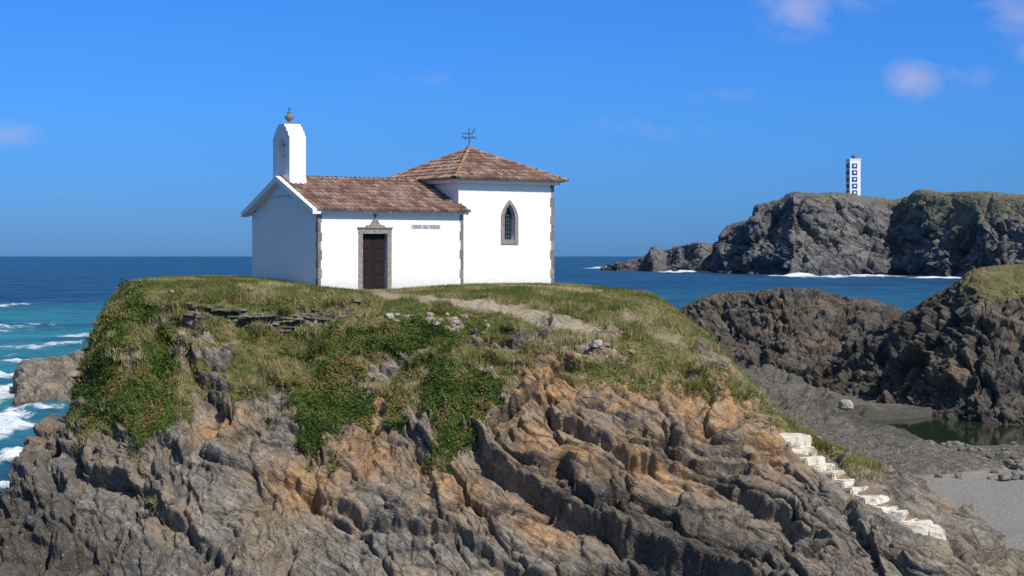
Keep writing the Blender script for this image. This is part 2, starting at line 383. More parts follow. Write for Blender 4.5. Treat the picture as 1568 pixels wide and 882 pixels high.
# ---- vegetation scatter
AREA=np.linalg.norm(np.cross(np.gradient(P2,axis=0),np.gradient(P2,axis=1)),axis=-1).ravel()
def pick(w,n):
    w=(w*1.0).ravel()*AREA; w/=w.sum(); return rng.choice(len(w),n,p=w)
PF=P2.reshape(-1,3); NF=N2.reshape(-1,3)
vis=(Rg>2.2)&(Rg<8.6)&(Ug>80)&(Ug<1480)
def blades(name,idx,h0,h1,wd,mat,per=6,spread=.07,lean=.5,bias=None):
    n=len(idx); b=np.repeat(PF[idx],per,0)+rng.normal(0,spread,(n*per,3))*np.array([1,1,.15])
    H=rng.uniform(h0,h1,(n*per,1)); up=np.array([0,0,1.])+.35*np.repeat(NF[idx],per,0)+rng.normal(0,lean,(n*per,3))*np.array([1,1,.3])
    up/=np.linalg.norm(up,axis=1,keepdims=True)
    a=rng.uniform(0,math.pi,n*per); sd=np.stack([np.cos(a),np.sin(a),0*a],-1)*wd/2
    b[:,2]-=.02
    V=np.stack([b-sd,b+sd,b+up*H],1).reshape(-1,3); Fc=np.arange(n*per*3).reshape(-1,3)
    r=np.clip(np.repeat((bias if bias is not None else .5*np.ones(n)),per)+rng.normal(0,.18,n*per),0,1)
    return raw_mesh(name,V,Fc,mat,False,fattrs={'rnd':r})
RGF=Rg.ravel()
nop=(1-sm(.15,.5,path))
wg=np.where(vis,np.clip(grass,0,1)**3*nop*(1-succ)*(1-stair*.7)*(1-.45*sm(4.2,4.8,Rg)*sm(-.2,.3,fbm(P*1.3,4,53))),0)
idx=pick(wg,31000)
dry=np.clip(.40+.22*sm(4.2,4.9,RGF[idx])+.6*fbm(PF[idx]*.8,4,51)-.15*lushtop.ravel()[idx],0,1)
blades('grass_tufts',idx,.04,.13,.02,MAT_blade,7,.07,.5,dry)
wc=np.where(vis&(Rg>3.6),sm(.2,.6,fbm(P*1.6,3,52)+.4*stair)*np.clip(grass*1.4,0,1)*nop*(1-succ)*(1-stair*.5),0)
idx=pick(wc,6000)
blades('long_grass',idx,.12,.32,.022,MAT_blade,12,.10,.6,np.clip(.60+.5*fbm(PF[idx]*.9,3,51),0,1))
def leaves(name,idx,s0,s1,lift,mat,bias):
    n=len(idx); c=PF[idx]+NF[idx]*(rng.uniform(0,1,(n,1))**1.5*lift)+rng.normal(0,.03,(n,3))
    t=rng.normal(0,1,(n,3)); nn=NF[idx]+rng.normal(0,.7,(n,3)); t=np.cross(nn,t); t/=np.linalg.norm(t,axis=1,keepdims=True)
    b=np.cross(nn,t); b/=np.linalg.norm(b,axis=1,keepdims=True)
    s=rng.uniform(s0,s1,(n,1))
    V=np.stack([c-t*s,c-b*s*.45,c+t*s,c+b*s*.45],1).reshape(-1,3)
    return raw_mesh(name,V,np.arange(n*4).reshape(-1,4),mat,False,fattrs={'rnd':np.clip(bias+rng.normal(0,.2,n),0,1)})
idx=pick(np.where(vis,succ,0),92000)
lump=np.clip(.25+.35*fbm(PF[idx]*2.5,3,61),.02,1)
leaves('succulent_plants',idx,.025,.055,lump[:,None]*.5,MAT_leaf,np.clip(.47+.65*fbm(PF[idx]*1.2,4,62),0,.86))
idx=pick(np.where(vis&(Rg>4.2),np.clip(grass,0,1)*sm(.15,.5,fbm(P*1.1,4,63))*nop*(1-stair),0),16000)
leaves('low_shrubs',idx,.025,.05,np.clip(.18+.25*fbm(PF[idx]*2.5,3,64),.02,1)[:,None],MAT_leaf,np.clip(.55+.5*fbm(PF[idx]*1.4,3,65),0,.92))

# ---- stones
def stone_mesh(name,items,mat):
    Vs=[];Fs=[];o=0
    bm=bmesh.new(); bmesh.ops.create_icosphere(bm,subdivisions=2,radius=1); bv=np.array([v.co[:] for v in bm.verts]); bf=np.array([[v.index for v in f.verts] for f in bm.faces]); bm.free()
    for (c,s) in items:
        q=bv+rng.uniform(-50,50,3); f_,_=facet(q*1.1,5)
        v=bv*(1+.35*f_[:,None]); v=np.clip(v,-.8,.8)*np.array(s)
        a=rng.uniform(0,6.28); ca,sa=math.cos(a),math.sin(a)
        v=v@np.array([[ca,sa,0],[-sa,ca,0],[0,0,1]])
        Vs.append(v+np.array(c)); Fs.append(bf+o); o+=len(bv)
    return raw_mesh(name,np.vstack(Vs),np.vstack(Fs),mat,False)
def at(u,v,base=False):
    k=np.argmin((Ug-u)**2+(Vg-v)**2+1e6*(Rg<2.9)); return (P.reshape(-1,3) if base else PF)[k],NF[k]
items=[]
for (u,v,su,sv,n,s) in [(690,498,16,6,18,.16),(625,488,20,6,9,.14),(600,480,10,6,4,.18),(905,543,22,4,12,.15),(875,548,6,3,3,.22),(730,490,20,8,6,.10),(915,440,8,2,2,.12),(1185,615,24,14,6,.14),(1040,560,60,10,5,.12),(330,480,60,12,8,.12),(500,462,30,3,8,.10),(1230,690,20,10,6,.14),(1245,668,5,8,3,.16)]:
    for i in range(n):
        c,nn=at(u+random.gauss(0,su),v+random.gauss(0,sv)); k=s*random.uniform(.5,1.25)
        items.append((c+nn*k*.15,(k*random.uniform(.8,1.4),k*random.uniform(.7,1),k*random.uniform(.4,.8))))
stone_mesh('loose_stones',items,MAT_stone)
bm=bmesh.new()
for course in range(5):
    u=290.0
    while u<552:
        v=np.interp(u,[290,370,420,470,550],[466,476,488,476,464])+course*4.2-2
        c,nn=at(u,v)
        w=random.uniform(.18,.5); t=random.uniform(.04,.09)
        if random.random()<(.85 if u>370 else .45):
            mt=Matrix.Translation(Vector(c)+Vector((0,-.02,-.02)))@Matrix.Rotation(random.uniform(-.12,.12),4,'Y')@Matrix.Rotation(random.uniform(-.3,.3),4,'Z')@Matrix.Diagonal((w,random.uniform(.25,.4),t,1))
            r=bmesh.ops.create_cube(bm,size=1,matrix=mt)
            for vv in r['verts']: vv.co+=Vector([random.uniform(-.02,.02) for _ in range(3)])
        u+=w*41*random.uniform(.8,1.1)
me=bpy.data.meshes.new('dry_stone_wall'); bm.to_mesh(me); bm.free(); me.materials.append(MAT_slate); link(bpy.data.objects.new('dry_stone_wall',me))

# ---- staircase down the ridge: contiguous treads following the slope
seg=np.concatenate([[0],np.cumsum(np.hypot(*np.diff(SPT,axis=0).T))]); ns=14
q=seg[-1]*(np.linspace(0,1,ns)+np.array([0]+[random.uniform(-.014,.014) for _ in range(ns-2)]+[0])); pu_=np.interp(q,seg,SPT[:,0]); pv_=np.interp(q,seg,SPT[:,1])
pts=np.array([at(a,b,True)[0] for a,b in zip(pu_,pv_)])
bm=bmesh.new()
for i in range(ns-1):
    a=pts[i]; b=pts[i+1]; dxy=(b-a)[:2]; ln=np.linalg.norm(dxy); an=math.atan2(dxy[1],dxy[0])
    c=(a+b)/2; top=a[2]+.08+random.uniform(-.04,.04); hgt_=(a[2]-b[2])+.32
    w=random.uniform(.85,1.15)
    mt=Matrix.Translation((c[0]+random.uniform(-.04,.04),c[1]+.28,top-hgt_/2))@Matrix.Rotation(an+random.uniform(-.15,.15),4,'Z')@Matrix.Diagonal((ln*random.uniform(1.05,1.2),w,hgt_,1))
    r=bmesh.ops.create_cube(bm,size=1,matrix=mt)
    for vv in r['verts']: vv.co+=Vector([random.uniform(-.07,.07),random.uniform(-.08,.08),random.uniform(-.03,.03)])
bmesh.ops.bevel(bm,geom=bm.edges[:],offset=.05,segments=2,affect='EDGES')
bmesh.ops.subdivide_edges(bm,edges=bm.edges[:],cuts=2,use_grid_fill=True)
for vv in bm.verts: vv.co+=Vector([random.uniform(-.01,.01) for _ in range(3)])
me=bpy.data.meshes.new('stone_staircase'); bm.to_mesh(me); bm.free(); me.materials.append(MAT_step); link(bpy.data.objects.new('stone_staircase',me))

# ---------------------------------------------------------------- other rocks
def outcrop(name,cols,top,base,depth,k,mat,n=(260,420),grassfn=None,plateau=None,amp=1.0,zb=SEA,midf=(.30,.68),och=.5):
    cols=np.array(cols,float); top=np.array(top,float); base=np.array(base,float)
    yb=-zb*F/(base-HZ)
    yt=yb+depth
    zt=(HZ-top)/F*yt
    pl=plateau or depth*.6
    R=[np.stack([yt+pl+depth*.5,np.full_like(yt,zb-3*k)],-1),
       np.stack([yt+pl,zt*1.0-.3*k if plateau is None else (HZ-top-2)/F*(yt+pl)],-1),
       np.stack([yt,zt],-1),
       np.stack([yt-depth*midf[0],zb+(zt-zb)*.72],-1),
       np.stack([yt-depth*midf[1],zb+(zt-zb)*.32],-1),
       np.stack([yb,np.full_like(yb,zb)],-1),
       np.stack([yb-depth*.15,np.full_like(yb,zb-2.5*k)],-1)]
    R=np.array(R); rr=np.concatenate([np.linspace(0,1,8,endpoint=False),np.linspace(1,2,30,endpoint=False),np.linspace(2,6,n[0])])
    G=pchip(np.arange(7),R,rr); u=np.linspace(cols[0],cols[-1],n[1]); G=np.swapaxes(pchip(cols,np.swapaxes(G,0,1),u),0,1)
    Y=G[...,0];Z=G[...,1]; Uu=np.broadcast_to(u,Y.shape); Vv=HZ-F*Z/Y
    P=np.stack([(Uu-CX)/F*Y,Y,Z],-1); Nn=gnormals(P)
    Pk=P/k; w=np.stack([fbm(Pk*.5,3,s) for s in (3,4,5)],-1)*.5
    a0,b0=facet(strata(Pk+w,5.0,(.7,.8,1.0)),10)
    a1,b1=facet(strata(Pk+w,2.6,(.7,.8,1.0)),11); a2,b2=facet(strata(Pk+w,1.1,(.7,.8,1.)),12); a3,b3=facet(strata(Pk,.45,(.7,.9,1.)),13)
    g=grassfn(Uu,Vv,rr[:,None],fbm(Pk*.7,4,15)) if grassfn else np.zeros(Y.shape)
    rm=1-.8*g
    dd=amp*k*rm*(.9*a0+.75*a1+.5*a2+.28*a3+.22*fbm(Pk*1.2,6,9,.6)-.5*np.exp(-b0/.05)-.3*np.exp(-b1/.06)-.15*np.exp(-b2/.06))
    dd*=.2+.8*sm(1.6,2.5,rr)[:,None]
    P2=P+Nn*dd[...,None]
    ckk=np.clip(np.exp(-b0/.05)+np.exp(-b1/.05)+.6*np.exp(-b2/.05),0,1)*rm  # crack mask for the colour, crevice shade painted in along with dirt
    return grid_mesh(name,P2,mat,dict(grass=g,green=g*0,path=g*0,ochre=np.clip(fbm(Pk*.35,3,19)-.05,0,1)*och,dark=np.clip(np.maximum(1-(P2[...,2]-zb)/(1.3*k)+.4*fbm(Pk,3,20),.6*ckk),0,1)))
def gfar(u,v,r,n):
    return np.clip(sm(2.85,2.3,r+.25*n)*sm(1180,1260,u)*(.55+.45*sm(1350,1450,u))+sm(1380,1460,u)*sm(360,330,v+10*n)*.95,0,1)
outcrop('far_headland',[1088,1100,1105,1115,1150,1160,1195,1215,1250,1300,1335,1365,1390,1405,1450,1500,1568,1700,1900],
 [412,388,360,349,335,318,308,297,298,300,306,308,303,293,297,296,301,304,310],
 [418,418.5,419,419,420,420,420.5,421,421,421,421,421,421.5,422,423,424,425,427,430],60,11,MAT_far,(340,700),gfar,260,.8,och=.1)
outcrop('far_reef',[925,935,950,985,1000,1020,1050,1075,1100,1125,1150],[413,408,402,391,377,382,374,371,380,390,415],[414,414.5,415,415.5,416,416,416.5,417,417,417,417.5],40,8,MAT_far,(140,300),None,None,.55,och=.1)
def gright(u,v,r,n): return np.clip(sm(2.9,2.3,r+.4*n)*sm(1440,1500,u)+sm(1490,1560,u)*sm(465,425,v+18*n),0,1)
outcrop('shore_cliff',[1205,1225,1240,1290,1330,1380,1420,1470,1500,1568,1700,1850],[604,580,566,545,520,482,457,425,410,404,396,396],
 [600,600,606,618,624,632,640,648,651,653,657,661],16,1.5,MAT_rk,(360,620),gright,8,.95,-13.6,och=.3)
outcrop('shore_rock',[1030,1045,1075,1110,1160,1200,1250,1290,1330,1360,1385,1410],[510,470,457,449,447,440,444,454,457,472,500,560],
 [575,576,578,578,580,582,582,582,582,580,578,576],14,1.3,MAT_rk,(280,520),None,6,.95,-13.8,och=.3)
outcrop('sea_rock',[14,24,36,70,100,135,200,260],[622,568,552,549,545,540,538,540],[628,628,628,626,624,622,620,620],12,1.1,MAT_islet,(220,300),None,6,.6)

# ---------------------------------------------------------------- beach
xs=np.linspace(2,150,560); ys=np.concatenate([np.linspace(50,170,700),np.linspace(171,420,120)])
X,Y=np.meshgrid(xs,ys); Pb=np.stack([X,Y,0*X],-1)
n1=fbm(Pb*.12,4,71); n2=fbm(Pb*.5,4,72)
fa,ea=facet(Pb*np.array([.35,.55,1]),73); fb,eb=facet(Pb*np.array([1.0,1.5,1]),74)
rk=sm(104,110,Y+5*n1)*sm(132,124,Y+4*n1)*sm(18,24,X)*.9+sm(118,126,Y+3*n1)+sm(15,10,X-(Y-80)*.12)*.8
rk=np.clip(rk*np.maximum(sm(-.45,0,n1+n2*.4+.2),.85*sm(118,126,Y)),0,1)
Z=-13.15+.15*n1+.04*n2+rk*(.45*np.clip(fa+.4,0,1)+.25*fb+.1+.12*n2-.15*np.exp(-ea/.06))*(1-.6*sm(112,120,Y)*sm(26,31,X))
Z+=sm(128,142,Y)*sm(31,26,X)*(.5+1.0*np.clip(fa+.3,0,1)+.3*fb)*rk
pr=np.sqrt(((X-41)/15)**2+((Y-137)/15)**2)+.22*n1+.06*n2
Z-=sm(1.15,.85,pr)*1.3
Z-=sm(176,215,Y+4*n1)*3+sm(6,2,X)*1.5
Z+=sm(30,60,X)*sm(120,90,Y)*.4
Pb[...,2]=Z
wet=sm(1.3,1.0,pr)
m=M('beach_gravel'); p=m.pos(); n=m.noise(p,.6,6,.6); n4=m.noise(p,5,8,.75); v=m.vor(p,6,'F1',0)
gr=m.mix(m.ramp(n4,[(.3,0),(.7,1)]),(.12,.115,.105),(.38,.36,.325)); gr=m.mix(m.ramp(n,[(.42,0),(.62,.7)]),gr,(.25,.22,.18))
rr_=m.mix(m.ramp(n4,[(.35,0),(.65,1)]),(.03,.028,.024),(.22,.195,.165)); rr_=m.mix(m.ramp(m.noise(p,1.5,6,.7),[(.5,0),(.6,.6)]),rr_,(.06,.065,.028))
f=m.ramp(m.math('ADD',m.attr('rk'),m.math('MULTIPLY',m.math('SUBTRACT',n4,.5),.6)),[(.3,0),(.5,1)])
cc=m.mix(f,gr,rr_); cc=m.mix(m.math('MULTIPLY',m.attr('wet'),.7),cc,(.04,.04,.028))
MAT_beach=m.fin(cc,.85,m.bump(m.math('ADD',n4,m.math('MULTIPLY',v,.5)),.8,.12))
grid_mesh('beach_ground',Pb,MAT_beach,dict(rk=rk,wet=wet))
items=[]
for i in range(520):
    x=random.uniform(22,62); y=random.uniform(96 if random.random()<.12 else 103,122)
    s=random.uniform(.1,.36)
    items.append(((x,y,-13.05+random.uniform(0,.2)),(s*1.3,s,s*.7)))
stone_mesh('beach_boulders',items,MAT_slate)
stone_mesh('pale_boulder',[((26.7,141,-11.9),(.75,.6,.5)),((44,124,-12.9),(.6,.5,.4))],MAT_stone)
m=M('pool_water'); p=m.pos(); MAT_pool=m.fin(m.mix(m.noise(p,.3,3),(.010,.020,.010),(.03,.045,.018)),.06,m.bump(m.noise(p,2,3),.06,.02),.5)
me=bpy.data.meshes.new('tide_pool'); bm=bmesh.new(); vs=[bm.verts.new((41+20*math.cos(a/24*6.283),137+18*math.sin(a/24*6.283),-13.5)) for a in range(24)]; bm.faces.new(vs); bm.to_mesh(me); bm.free(); me.materials.append(MAT_pool); link(bpy.data.objects.new('tide_pool',me))

# ---------------------------------------------------------------- sea
t=np.linspace(-8.6,8.6,760); xs=-35+22*np.sinh(t)
t=np.linspace(-4.0,8.6,1100); ys=150+22*np.sinh(t)
X,Y=np.meshgrid(xs,ys); S=np.stack([X,Y,0*X],-1)
amp=sm(1400,150,Y)*sm(900,300,np.abs(X))
wv=.6*fbm(S*np.array([.03,.07,1]),4,81)+.22*fbm(S*np.array([.12,.2,1]),3,82)
fm=np.zeros(X.shape)
def fl(x0,y0,rx,ry,a):
    global fm
    fm=np.maximum(fm,a*np.exp(-(((X-x0)/rx)**2+((Y-y0)/ry)**2)))
for (u,v,ru,yr,a) in [(10,575,34,14,1.05),(5,602,34,14,1.0),(10,645,46,8,1.0),(14,668,50,8,1.2),(-40,620,80,20,.9),(50,630,44,4,1.0),(100,533,60,12,.78),(40,537,70,8,.7),(0,505,90,40,.58),(5,470,25,25,.85),(120,517,40,8,.78),(-60,560,80,25,.6),(30,548,60,8,.7),(80,615,60,5,1.0),(10,700,34,6,.8),(0,740,24,7,.8)]:
    y=14*F/(v-HZ); fl((u-CX)/F*y,y,ru/F*y,yr,a)
fnear=fm.copy()
for (u,v,ru,yr,a) in [(935,411,40,100,1.3),(975,413,26,60,1.2),(1110,416.5,60,80,1.35),(1215,423.5,34,40,1.35),(1040,417,34,50,1.15),(1320,424,70,35,1.1),(1440,426,50,35,1.2),(1270,425,60,25,1.0)]:
    y=14*F/(v-HZ); fl((u-CX)/F*y,y,ru/F*y,yr,a)
ffar=fm*(Y>700)
S[...,2]=SEA+amp*wv+fnear*(.9*np.abs(fbm(S*np.array([.35,.25,1]),4,83))+.1)+ffar*2.6*np.abs(fbm(S*np.array([.06,.03,1]),4,84))
shal=sm(620,300,Y)*sm(-12,-45,X)*sm(90,170,Y)
shal=np.clip(shal+.35*sm(900,350,Y)*sm(20,60,X),0,1)
m=M('sea_water'); p=m.pos()
pw_=m.map(p,(.35,1,1)); w1=m.noise(m.map(p,(.5,1,1)),.11,9,.72,.3); w2=m.noise(pw_,.9,6,.6); w3=m.noise(m.map(p,(.6,.5,1)),.012,9,.8)
c=m.mix(m.ramp(w1,[(.40,0),(.58,1)]),(.002,.026,.075),(.018,.11,.205))
c=m.mix(m.ramp(w3,[(.42,0),(.58,.65)]),c,(.003,.042,.115))
sh=m.math('MULTIPLY',m.attr('shallow'),m.ramp(m.noise(pw_,.03,8,.75),[(.38,.22),(.56,1)]))
c=m.mix(sh,c,m.mix(w1,(.015,.15,.21),(.06,.32,.36)))
fn_=m.noise(m.map(p,(.8,.5,1)),.22,10,.78,.8)
fa=m.math('ADD',m.attr('foam'),m.math('MULTIPLY',m.math('SUBTRACT',fn_,.5),2.6))
fo=m.ramp(fa,[(.50,0),(.62,.5),(.85,1)])
cap=m.ramp(m.noise(m.map(p,(.4,.8,1)),.07,10,.82,.3),[(.69,0),(.73,.85)])
fo=m.math('MAXIMUM',fo,cap)
c=m.mix(fo,c,(.78,.83,.86))
nb=m.bump(w1,1.0,2.0); nb=m.bump(w2,.6,.25,nb)
MAT_sea=m.fin(c,m.mix(fo,(.4,.4,.4),(.9,.9,.9)),nb,.12)
grid_mesh('sea',S,MAT_sea,dict(foam=fm,shallow=shal))

# ---------------------------------------------------------------- chapel
A=math.radians(33)
ch=bpy.data.objects.new('chapel',None); link(ch); ch.location=(-7.26,66,0); ch.rotation_euler=(0,0,A)
L=6.36; Wd=5.86; ZB=-2.0; EV=1.76; SL=.41
S_=lambda y0:(lambda a,b,d:(a,y0+d,b))
DX0,DX1,DZ=1.88,2.95,.85
slab('nave_wall_south',[(0,ZB),(DX0,ZB),(DX0,DZ),(DX1,DZ),(DX1,ZB),(L,ZB),(L,EV),(0,EV)],[],S_(0),.4,MAT_white,ch)
slab('nave_wall_north',[(0,ZB),(L,ZB),(L,EV),(0,EV)],[],S_(Wd-.4),.4,MAT_white,ch)
slab('nave_gable_wall',[(.4,ZB),(Wd-.4,ZB),(Wd-.4,EV+.4*SL-.02),(Wd/2,EV+Wd/2*SL-.02),(.4,EV+.4*SL-.02)],[],lambda a,b,d:(d,a,b),.4,MAT_white,ch)
X0,X1,Y0,Y1,CE=L,10.93,.35,5.95,3.0
WX=X0+2.40
slab('chancel_wall_south',[(X0,ZB),(X1,ZB),(X1,CE),(X0,CE)],[arch(WX,.50,.66,1.55,2.10)],S_(Y0),.45,MAT_white,ch)
box('chancel_wall_north',X0,X1,Y1-.4,Y1,ZB,CE,MAT_white,ch)
box('chancel_wall_west',X0,X0+.4,Y0+.45,Y1-.4,ZB,CE,MAT_white,ch)
box('chancel_wall_east',X1-.4,X1,Y0+.45,Y1-.4,ZB,CE,MAT_white,ch)
slab('window_surround',arch(WX,.82,.47,1.52,2.27),[arch(WX,.50,.66,1.55,2.10)],lambda a,b,d:(a,Y0-.035+d,b),.12,MAT_granite,ch)
slab('window_glass',arch(WX,.56,.62,1.55,2.14),[],S_(Y0+.26),.03,MAT_glass,ch)
for i in range(-2,3): box('window_bar_%d'%(i+3),WX+i*.1-.012,WX+i*.1+.012,Y0+.21,Y0+.235,.66,1.6 if abs(i)==2 else 1.9,MAT_iron,ch)
for i in range(7): box('window_crossbar_%d'%i,WX-.25,WX+.25,Y0+.185,Y0+.208,.78+i*.17,.80+i*.17,MAT_iron,ch)
fn=lambda a,b,d:(a,-.03+d,b)
slab('door_surround',[(1.70,ZB),(DX0,ZB),(DX0,DZ),(DX1,DZ),(DX1,ZB),(3.13,ZB),(3.13,1.04),(1.70,1.04)],[],fn,.3,MAT_granite,ch)
box('door_sill',1.72,3.1,-.16,.26,-1.62,-1.29,MAT_granite,ch,.02)
box('door_leaf_left',DX0+.003,2.41,.20,.26,-1.29,DZ,MAT_wood,ch); box('door_leaf_right',2.425,DX1-.003,.20,.26,-1.29,DZ,MAT_wood,ch)
for i in range(2):
    for j in range(4):
        x=DX0+.08+i*.54; z=-1.2+j*.5
        box('door_panel_%d%d'%(i,j),x,x+.38,.18,.2,z,z+.42,MAT_wood,ch,.008)
box('door_lintel_cornice',1.66,3.17,-.07,.02,1.043,1.10,MAT_granite,ch,.012)
ped=[(1.98,1.10),(2.86,1.10),(2.80,1.17),(2.66,1.19),(2.58,1.27),(2.52,1.38),(2.46,1.42),(2.38,1.42),(2.32,1.38),(2.26,1.27),(2.18,1.19),(2.04,1.17)]
slab('door_pediment',ped,[],lambda a,b,d:(a,-.05+d,b),.06,MAT_granite,ch)
box('pediment_cross_shaft',2.40,2.44,-.045,-.005,1.42,1.66,MAT_granite2,ch); box('pediment_cross_arm',2.34,2.50,-.04,-.008,1.54,1.58,MAT_granite2,ch)
for i,(a,b) in enumerate([(4.02,4.50),(4.53,4.76),(4.79,5.31)]):
    box('name_plaque_%d'%i,a,b,-.02,.01,1.07,1.22,MAT_plaque,ch,.004)
    cu=bpy.data.curves.new('name_text_%d'%i,'FONT'); cu.body=['VIRXE','DO','PORTO'][i]; cu.size=.135; cu.align_x='CENTER'; cu.extrude=.003
    o=bpy.data.objects.new('name_text_%d'%i,cu); o.data.materials.append(MAT_letter); o.location=((a+b)/2,-.025,1.098); o.rotation_euler=(math.pi/2,0,0); link(o,ch)
def quoin(name,x,y,dx,dy,z1,w=.17):
    z=-1.9;i=0
    while z<z1-.05:
        h=min(random.uniform(.30,.42),z1-z)
        lx=w*(1.25 if i%2 else .9); ly=w*(.9 if i%2 else 1.25); e=.012+random.uniform(0,.004)
        xa,xb=sorted((x-dx*e,x+dx*lx)); ya,yb=sorted((y-dy*e,y+dy*ly))
        box('%s_%d'%(name,i),xa,xb,ya,yb,z+.004,z+h-.004,MAT_granite2 if i%3 else MAT_granite,ch,.008)
        z+=h;i+=1
quoin('quoin_nave_sw',0,0,1,1,EV-.05,.13); quoin('quoin_nave_se',L,0,-1,1,EV-.05,.13); quoin('quoin_chancel_se',X1,Y0,-1,1,CE-.1,.15)
def tiles(name,A_,B_,Cs,p=.21,rp=.36):
    A_=np.array(A_,float);B_=np.array(B_,float);Cs=[np.array(c,float) for c in Cs]
    ex=B_-A_; Lx=np.linalg.norm(ex); ex/=Lx
    n=np.cross(ex,Cs[0]-A_); n/=np.linalg.norm(n)
    if n[2]<0:n=-n
    ey=np.cross(n,ex)
    if ey[2]<0: ey=-ey
    poly=[(0,0),(Lx,0)]+[((c-A_)@ex,(c-A_)@ey) for c in Cs]
    T_=max(q[1] for q in poly); smin=min(q[0] for q in poly); smax=max(q[0] for q in poly)
    nc=int(math.ceil((smax-smin)/p)); nr=int(math.ceil(T_/rp)); V=[];Fc=[];R=[]
    K=8
    def inside(s,t):
        k=len(poly)
        for i in range(k):
            x0,y0=poly[i];x1,y1=poly[(i+1)%k]
            if (x1-x0)*(t-y0)-(y1-y0)*(s-x0)<-.02: return False
        return True
    for r in range(nr):
        for c in range(nc):
            rv=random.random(); jit=random.uniform(-.008,.008); sx=random.uniform(-.008,.008)
            t0=r*rp-.03; t1=(r+1)*rp
            b=len(V)
            for tt,hh in ((t0,-.0),(t0,.045),(t1,.0)):
                for k in range(K+1):
                    s=smin+(c+k/K)*p+sx
                    h=.065*(math.sin(math.pi*k/K)**.8 if 0<k<K else 0)+hh+jit
                    if tt==t0 and hh==0: h=.0
                    V.append(A_+ex*s+ey*tt+n*(h+.02))
            for q in range(2):
                for k in range(K):
                    s=smin+(c+(k+.5)/K)*p; t=t0+.04 if q==0 else (t0+t1)/2
                    if inside(s,t):
                        Fc.append((b+q*(K+1)+k,b+q*(K+1)+k+1,b+(q+1)*(K+1)+k+1,b+(q+1)*(K+1)+k)); R.append(rv)
    raw_mesh(name,V,Fc,MAT_tile,False,fattrs={'rnd':R},parent=ch)
def ridge(name,A_,B_,r=.10,seg=.38):
    A_=Vector(A_);B_=Vector(B_); d=(B_-A_); Ln=d.length; d.normalize(); sd=d.cross(Vector((0,0,1))).normalized(); up=sd.cross(d)
    V=[];Fc=[];R=[]; k=max(1,int(Ln/seg))
    for i in range(k):
        a=A_+d*(Ln*i/k-.03); b=A_+d*(Ln*(i+1)/k); base=len(V); rv=random.random()
        for q,(pp,rad) in enumerate(((a,r*1.1),(b,r*.92))):
            for j in range(9):
                an=math.pi*j/8
                V.append(pp+sd*math.cos(an)*rad+up*(math.sin(an)*rad*.8+.0))
        for j in range(8): Fc.append((base+j,base+j+1,base+9+j+1,base+9+j)); R.append(rv)
    raw_mesh(name,[tuple(v) for v in V],Fc,MAT_ridge,True,fattrs={'rnd':R},parent=ch)
YM=Wd/2; oh=.28
zr=lambda y:EV+.06+SL*y
ze=zr(-oh); zt=zr(YM)
tiles('nave_tiles_south',(-.18,-oh,ze),(L+.16,-oh,ze),[(L+.16,YM,zt),(-.18,YM,zt)])
tiles('nave_tiles_north',(L+.16,Wd+oh,ze),(-.18,Wd+oh,ze),[(-.18,YM,zt),(L+.16,YM,zt)])
ridge('nave_ridge',(.75,YM,zt+.03),(L,YM,zt+.03))
for nm,a,b in (('roof_slab_south',-oh+.06,YM),('roof_slab_north',Wd+oh-.06,YM)):
    za=zr(min(a,Wd-a)) ; zb=zt
    slab(nm,[(a,za-.012),(b,zb-.012),(b,zb-.14),(a,za-.11)],[],lambda p_,q_,d_:(-.02+d_,p_,q_),L+.14,MAT_white,ch)
    slab('raking_cornice_'+nm[10:],[(a-(.06 if a<b else -.06),za+.015),(b,zb+.075),(b,zb-.15),(a-(.06 if a<b else -.06),za-.16)],[],lambda p_,q_,d_:(-.36+d_,p_,q_),.34,MAT_white,ch)
o_=.40; ap=((X0+X1)/2-.05,(Y0+Y1)/2+.03,4.42); zc=3.04
c4=[(X0-o_,Y0-o_,zc),(X1+o_,Y0-o_,zc),(X1+o_,Y1+o_,zc),(X0-o_,Y1+o_,zc)]
for i,nm in enumerate(('south','east','north','west')):
    tiles('chancel_tiles_'+nm,c4[i],c4[(i+1)%4],[ap])
    ridge('hip_ridge_'+nm,Vector(c4[i])+Vector((0,0,.04)),Vector(ap)+Vector((0,0,.05)),.09)
box('chancel_cornice',X0-.2,X1+.2,Y0-.2,Y1+.2,CE-.10,CE+.0,MAT_white,ch,.02)
box('chancel_eave_slab',X0-o_+.06,X1+o_-.06,Y0-o_+.06,Y1+o_-.06,CE+.003,CE+.035,MAT_white,ch)
# bellcote
bx0,bx1,by0,by1=-.10,.60,2.23,3.70; bc=(by0+by1)/2
prof=[(by0-.05,2.35),(by1+.05,2.35),(by1+.05,2.95),(by1,3.02),(by1,4.62),(by1-.10,4.66),(by1-.13,4.80),(by1-.24,4.84),(by1-.30,4.98),(by1-.42,5.02),(by1-.46,5.12),
      (by0+.46,5.12),(by0+.42,5.02),(by0+.30,4.98),(by0+.24,4.84),(by0+.13,4.80),(by0+.10,4.66),(by0,4.62),(by0,3.02),(by0-.05,2.95)]
slab('bellcote',prof,[arch(bc,.74,3.15,4.20,4.57,8,False)],lambda a,b,d:(bx0+d,a,b),bx1-bx0,MAT_white,ch)
lathe('bell',[(0,4.30),(.06,4.30),(.10,4.22),(.13,4.02),(.20,3.88),(.19,3.86),(0,3.9)],(bx0+bx1)/2,bc,MAT_bronze,ch)
box('bell_headstock',.20,.30,bc-.369,bc+.369,4.30,4.38,MAT_wood,ch)
lathe('bellcote_finial',[(.0,5.10),(.16,5.10),(.16,5.18),(.08,5.21),(.07,5.26),(.17,5.34),(.18,5.42),(.09,5.50),(.06,5.54),(.09,5.58),(.05,5.63),(0,5.65)],(bx0+bx1)/2,bc,MAT_granite2,ch)
